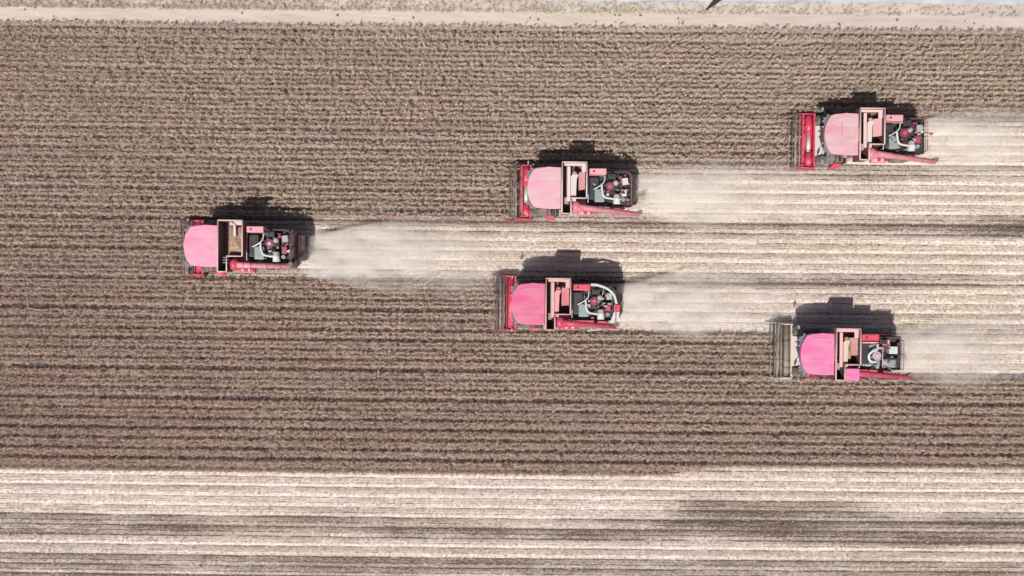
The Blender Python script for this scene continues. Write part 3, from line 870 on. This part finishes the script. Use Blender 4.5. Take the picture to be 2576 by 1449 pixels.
    if o['drum'] == 'red':
        segs = [(-H + 0.06, H - 0.06, 0.24, 'red')]
    elif o['drum'] == 'split':
        segs = [(-H + 0.06, -0.72, 0.23, 'red'), (-0.72, 0.42, 0.13, 'steel'), (0.42, H - 0.06, 0.23, 'red')]
    else:
        segs = [(-H + 0.06, H - 0.06, 0.22, 'reel')]
    for (ya, yb, r_, m_) in segs:
        dr = MB().tube([(xc, ya, zc + 0.35), (xc, yb, zc + 0.35)], r_, 16).build('cross_auger', m_, hd)
    for s in (-1, 1):
        fl = MB()
        prev = None
        N_ = 60
        for k in range(N_ + 1):
            t = k / N_; y = s * (H - 0.1 - t * 1.15); a = t * 2 * math.pi * 2.6
            p0 = fl.bm.verts.new((xc + math.cos(a) * 0.20, y, zc + 0.35 + math.sin(a) * 0.20)); p1 = fl.bm.verts.new((xc + math.cos(a) * 0.28, y, zc + 0.35 + math.sin(a) * 0.28))
            if prev: fl.bm.faces.new((prev[0], p0, p1, prev[1]))
            prev = (p0, p1)
        fl.build('auger_flight', 'red' if o['drum'] != 'plain' else 'reel', hd)
    # dividers at both ends and the cutter bar
    for s in (-1, 1):
        MB().prism([(-2.56, 0.12), (-2.56, 0.74), (-3.05, 0.70), (-3.65, 0.42), (o.get('reelx', -3.58) - 0.62, 0.16), (o.get('reelx', -3.58) - 0.62, 0.08), (-3.5, 0.07)], s * (H + 0.01), s * (H + 0.10), 0, 'y').build('divider', 'deep_red' if o['hmat'] == 'red' else 'grey', hd)
    b = MB().box(-3.62, -3.54, -H, H, 0.10, 0.16)
    for k in range(44):
        y = -H + (k + 0.5) * 2 * H / 44
        b.prism([(-3.60, y - 0.025), (-3.60, y + 0.025), (-3.74, y)], 0.11, 0.14)
    b.build('cutter_bar', 'steel', hd)
    # reel
    cx_, cz_ = o.get('reelx', -3.58), 0.80
    MB().tube([(cx_, -H, cz_), (cx_, H, cz_)], 0.07, 10).build('reel_shaft', o['batmat'], hd)
    for k in range(6):
        reel_bat(hd, k * math.pi / 3 + o['reel_a'], cx_, cz_, 0.42, H - 0.05, k, o['batmat'] if k % 2 else 'tine')
    for yv in (-H + 0.04, -0.58, 0.58, H - 0.04):
        b = MB()
        for k in range(6):
            a = k * math.pi / 3 + o['reel_a']; a2 = a + math.pi / 3
            b.tube([(cx_, yv, cz_), (cx_ + math.cos(a) * 0.42, yv, cz_ + math.sin(a) * 0.42)], 0.02, 5)
            b.tube([(cx_ + math.cos(a) * 0.3, yv, cz_ + math.sin(a) * 0.3), (cx_ + math.cos(a2) * 0.3, yv, cz_ + math.sin(a2) * 0.3)], 0.015, 5)
        b.build('reel_spider', 'tine', hd)
    for s in (-1, 1):
        MB().tube([(-2.64, s * (H - 0.01), 0.92), (cx_, s * (H - 0.01), cz_)], 0.045, 6).build('reel_arm', o['hmat'], hd)
    return root

BASE = dict(body=(0.50, 0.02, 0.075), body_dust=0.12, rim=(0.62, 0.30, 0.30), inner=(0.50, 0.09, 0.15), tank='sheet', engine='a', cover='pale',
            feeder='pale', hmat='red', drum='red', batmat='reel', reel_a=0.2, boxmat='pale_red', roof_dust=0.10)
OPTS = [
    dict(BASE, roof=(0.73, 0.20, 0.37), roof_dust=0.16, tank='grain', hatch=True, rim=(0.74, 0.50, 0.48), inner=(0.24, 0.06, 0.06), tube=M['pale_red'], tip=(3.65, -1.22), reel_a=0.5),
    dict(BASE, roof=(0.60, 0.24, 0.33), roof_dust=0.36, body=(0.60, 0.11, 0.17), body_dust=0.30, seam=True, reelx=-3.86, inner=(0.62, 0.28, 0.31), drum='split', beacon=True, tip=(4.2, -1.60), rim=(0.74, 0.45, 0.46)),
    dict(BASE, roof=(0.66, 0.27, 0.39), roof_dust=0.28, body=(0.60, 0.11, 0.18), body_dust=0.28, inner=(0.56, 0.18, 0.22), drum='split', pale_boxes=True, tip=(4.15, -1.55), rim=(0.74, 0.55, 0.52), reel_a=0.9, beam_w=0.07),
    dict(BASE, roof=(0.58, 0.062, 0.20), roof_dust=0.08, arch=True, cover='pale_red', inner=(0.55, 0.07, 0.14), tip=(3.70, -1.38), boxmat='red', reel_a=0.1),
    dict(BASE, roof=(0.66, 0.115, 0.33), roof_dust=0.10, engine='b', side_box=True, drum='plain', hmat='beige', batmat='reel', boxmat='red', tip=(4.15, -1.42), tipz=2.9, reelx=-3.55, inner=(0.42, 0.13, 0.14), cover='beige', rim=(0.74, 0.34, 0.40)),
]
LABELS = [
    'pink roofed red combine with brown grain in its tank, leftmost of the five',
    'pale dusty pink combine highest in the picture, white feeder showing behind its header',
    'pale pink combine in the upper middle with a white sheet in its tank',
    'hot pink combine with a white curved duct at its rear, in the middle',
    'hot pink combine at lower right with grey header and pink box beside its tank',
]
ROOTS = [harvester(i, LABELS[i], OPTS[i]) for i in range(5)]

# grain lying in the tank of the leftmost machine, a smaller pale heap in the lower right one
def grain_heap(i, x0, x1, y0, y1, z, h, label, seed):
    mx, my = SPOTS[i]
    nx, ny = 15, 33
    r = np.random.default_rng(seed)
    bm = bmesh.new()
    g = []
    for a in range(ny):
        row = []
        for c in range(nx):
            u, v = c / (nx - 1), a / (ny - 1)
            x, y = x0 + u * (x1 - x0), y0 + v * (y1 - y0)
            hh = z + h * math.sin(math.pi * (0.15 + 0.7 * u)) * math.sin(math.pi * (0.12 + 0.76 * v)) + r.normal(0, 0.012) + 0.05 * math.sin(u * 7 + v * 9)
            row.append(bm.verts.new((x, y, hh)))
        g.append(row)
    for a in range(ny - 1):
        for c in range(nx - 1):
            f = bm.faces.new((g[a][c], g[a][c + 1], g[a + 1][c + 1], g[a + 1][c])); f.smooth = True
    border = [g[0][c] for c in range(nx)] + [g[a][-1] for a in range(1, ny)] + [g[-1][c] for c in range(nx - 2, -1, -1)] + [g[a][0] for a in range(ny - 2, 0, -1)]
    low = [bm.verts.new((v.co.x, v.co.y, 2.50)) for v in border]
    nb = len(border)
    for k in range(nb):
        bm.faces.new((border[k], low[k], low[(k + 1) % nb], border[(k + 1) % nb]))
    bmesh.ops.recalc_face_normals(bm, faces=bm.faces)
    me = bpy.data.meshes.new('grain_heap'); bm.to_mesh(me); bm.free()
    me.materials.append(M['grain'])
    o = link_mesh('grain_heap', me)
    o.location = (mx, my, 0.06)
    tag(o, label, 'grain', 'grain lying in the open tanks', 'stuff')
grain_heap(0, -0.22, 0.60, -0.55, 1.22, 3.02, 0.26, 'brown soybean heap in the open tank of the leftmost combine', 5)
grain_heap(4, -0.05, 0.30, -0.30, 0.85, 3.10, 0.28, 'small pale grain heap in the tank of the lower right combine', 6)

# ------------------------------------------------------------------ weeds on the bare strip and the dark banner by the road
def weeds():
    spots = [(44, 15), (63, 25), (90, 19), (135, 40), (310, 55), (585, 52), (610, 34), (850, 40), (908, 57), (990, 50), (1040, 44), (1333, 44), (1345, 62), (1353, 50),
             (1447, 62), (1498, 57), (1515, 66), (1538, 65), (1549, 57), (1560, 62), (1563, 58), (1612, 38), (1560, 39), (1548, 38), (1708, 57), (1716, 60), (1720, 54),
             (1758, 69), (1795, 64), (1705, 46), (2256, 36), (2256, 52), (2365, 70), (2427, 54), (2450, 58), (2110, 60), (1905, 66), (1980, 62)]
    r = np.random.default_rng(77)
    m = plant_material('dark_weeds', (0.13, 0.11, 0.085), (0.20, 0.17, 0.13), (0.30, 0.26, 0.20), (0.1, 0.12, 0.05))
    meshes = []
    for k in range(4):
        q, t = tufts(np.zeros((3, 2)) + r.normal(0, 0.03, (3, 2)) + np.array([[0, 400.0]]), 14, 0.16, 0.07, 0.10, 0.05, 0.8, 80 + k)
        q[..., 1] -= 400.0
        me = quads_mesh('weed_tuft', q, {'tint': t}); me.materials.append(m); meshes.append(me)
    for k, (px, py) in enumerate(spots):
        x, y = ground_from_px(px, py)
        o = link_mesh('weed_tuft', meshes[k % 4])
        o.location = (x, y, 0.0); o.rotation_euler = (0, 0, r.uniform(0, 6.28)); s = r.uniform(0.35, 0.65); o.scale = (s, s, s)
        tag(o, 'small dark weed tuft on the bare pale strip along the top', 'weed', 'weeds dotted over the bare strip')
weeds()

def banner():
    """dark feather-shaped banner leaning away on a slim pole, foot on the verge"""
    x, y = ground_from_px(1774, 28)
    root = empty('banner', (x, y, 0))
    tag(root, 'slim dark tapering banner leaning at the roadside, cut by the top edge', 'banner')
    d = Vector((0.62, 0.60, 1.55)).normalized()
    side = Vector((0.70, -0.71, 0.0)).normalized()
    pole = MB().tube([d * 0, d * 1.6, d * 3.6], [0.03, 0.03, 0.02], 8).build('pole', 'dark', root)
    b = MB()
    L_, n = 3.3, 16
    ra, rb = [], []
    nrm = d.cross(side).normalized()
    for s in (-1, 1):
        rows = []
        for k in range(n + 1):
            t = k / n
            w = 0.05 + 0.42 * min(1, t * 1.5) * (1 - max(0, t - 0.75) ** 2 * 6)
            c = d * (0.15 + t * L_) + nrm * (0.02 * math.sin(t * 9) + s * 0.008)
            rows.append((b.bm.verts.new(c), b.bm.verts.new(c + side * w)))
        (ra if s < 0 else rb).extend(rows)
        for a, c in zip(rows[:-1], rows[1:]):
            b.bm.faces.new((a[0], a[1], c[1], c[0]))
    for k in range(n):
        b.bm.faces.new((ra[k][1], rb[k][1], rb[k + 1][1], ra[k + 1][1]))
        b.bm.faces.new((ra[k][0], rb[k][0], rb[k + 1][0], ra[k + 1][0]))
    b.build('cloth', 'navy', root)
banner()

# ------------------------------------------------------------------ dust hanging behind each machine
def dust(i, length, dens, label, width=2.8, dy=0.0):
    mx, my = SPOTS[i]
    my += dy
    nx = 14
    b = MB()
    rings = []
    x0 = 3.5
    for k in range(nx + 1):
        t = k / nx
        w = width * (0.42 + 0.58 * min(1, t * 2.2)); h = 2.3 * (0.75 + 0.25 * math.sin(math.pi * min(1, t * 1.4))) * (1 - 0.35 * t)
        ring = []
        for j in range(14):
            a = math.pi * j / 13
            ring.append(b.bm.verts.new((x0 + t * length, math.cos(a) * w, 0.12 + math.sin(a) * h)))
        rings.append(ring)
    for p, q in zip(rings[:-1], rings[1:]):
        for j in range(14):
            b.bm.faces.new((p[j], p[(j + 1) % 14], q[(j + 1) % 14], q[j]))
    b.bm.faces.new(rings[0][::-1]); b.bm.faces.new(rings[-1])
    m = bpy.data.materials.new('field_dust'); m.use_nodes = True
    nt = m.node_tree; N = nt.nodes; L = nt.links
    N.remove(N['Principled BSDF'])
    pv = N.new('ShaderNodeVolumePrincipled')
    pv.inputs['Color'].default_value = (0.985, 0.94, 0.89, 1)
    pv.inputs['Anisotropy'].default_value = -0.35
    L.new(pv.outputs['Volume'], N['Material Output'].inputs['Volume'])
    tc = N.new('ShaderNodeTexCoord')
    sp = N.new('ShaderNodeSeparateXYZ'); L.new(tc.outputs['Object'], sp.inputs['Vector'])
    n = add_noise(nt, 0.75, 5, 0.6, tc.outputs['Object'], (0.6, 1.2, 1.3)); n.noise_dimensions = '4D'; n.inputs['W'].default_value = i * 3.7
    nf = N.new('ShaderNodeMapRange'); nf.inputs['From Min'].default_value = 0.38; nf.inputs['From Max'].default_value = 0.68; L.new(n.outputs['Fac'], nf.inputs['Value'])
    fx = N.new('ShaderNodeMapRange'); fx.interpolation_type = 'SMOOTHSTEP'
    fx.inputs['From Min'].default_value = x0 + length; fx.inputs['From Max'].default_value = x0 + 0.8; L.new(sp.outputs['X'], fx.inputs['Value'])
    fs = N.new('ShaderNodeMapRange'); fs.interpolation_type = 'SMOOTHSTEP'
    fs.inputs['From Min'].default_value = x0; fs.inputs['From Max'].default_value = x0 + 0.9; L.new(sp.outputs['X'], fs.inputs['Value'])
    fy = N.new('ShaderNodeMapRange'); fy.interpolation_type = 'SMOOTHSTEP'
    fy.inputs['From Min'].default_value = width; fy.inputs['From Max'].default_value = width * 0.15
    L.new(add_math(nt, 'ADD', add_math(nt, 'ABSOLUTE', sp.outputs['Y']), add_math(nt, 'MULTIPLY', add_math(nt, 'SUBTRACT', n.outputs['Fac'], 0.5), -2.0)), fy.inputs['Value'])
    fz = N.new('ShaderNodeMapRange'); fz.interpolation_type = 'SMOOTHSTEP'
    fz.inputs['From Min'].default_value = 2.2; fz.inputs['From Max'].default_value = 0.4; L.new(sp.outputs['Z'], fz.inputs['Value'])
    d = add_math(nt, 'MULTIPLY', fx.outputs['Result'], fy.outputs['Result'])
    d = add_math(nt, 'MULTIPLY', d, fz.outputs['Result'])
    d = add_math(nt, 'MULTIPLY', d, fs.outputs['Result'])
    d = add_math(nt, 'MULTIPLY', d, add_math(nt, 'ADD', add_math(nt, 'MULTIPLY', nf.outputs['Result'], 0.92), 0.08))
    d = add_math(nt, 'MULTIPLY', d, dens)
    L.new(d, pv.inputs['Density'])
    o = b.build('dust_cloud', m)
    o.location = (mx, my, 0.0)
    tag(o, label, 'dust', 'dust trailing behind the combines', 'stuff')
dust(0, 18.0, 1.75, 'pale dust trailing behind the leftmost combine', 3.0, -0.5)
dust(1, 11.0, 1.4, 'thin dust trailing behind the uppermost combine at the right')
dust(2, 15.0, 1.45, 'pale dust trailing behind the upper middle combine')
dust(3, 15.0, 1.4, 'pale dust trailing behind the hot pink combine in the middle')
dust(4, 11.0, 1.4, 'pale dust trailing behind the lower right combine')
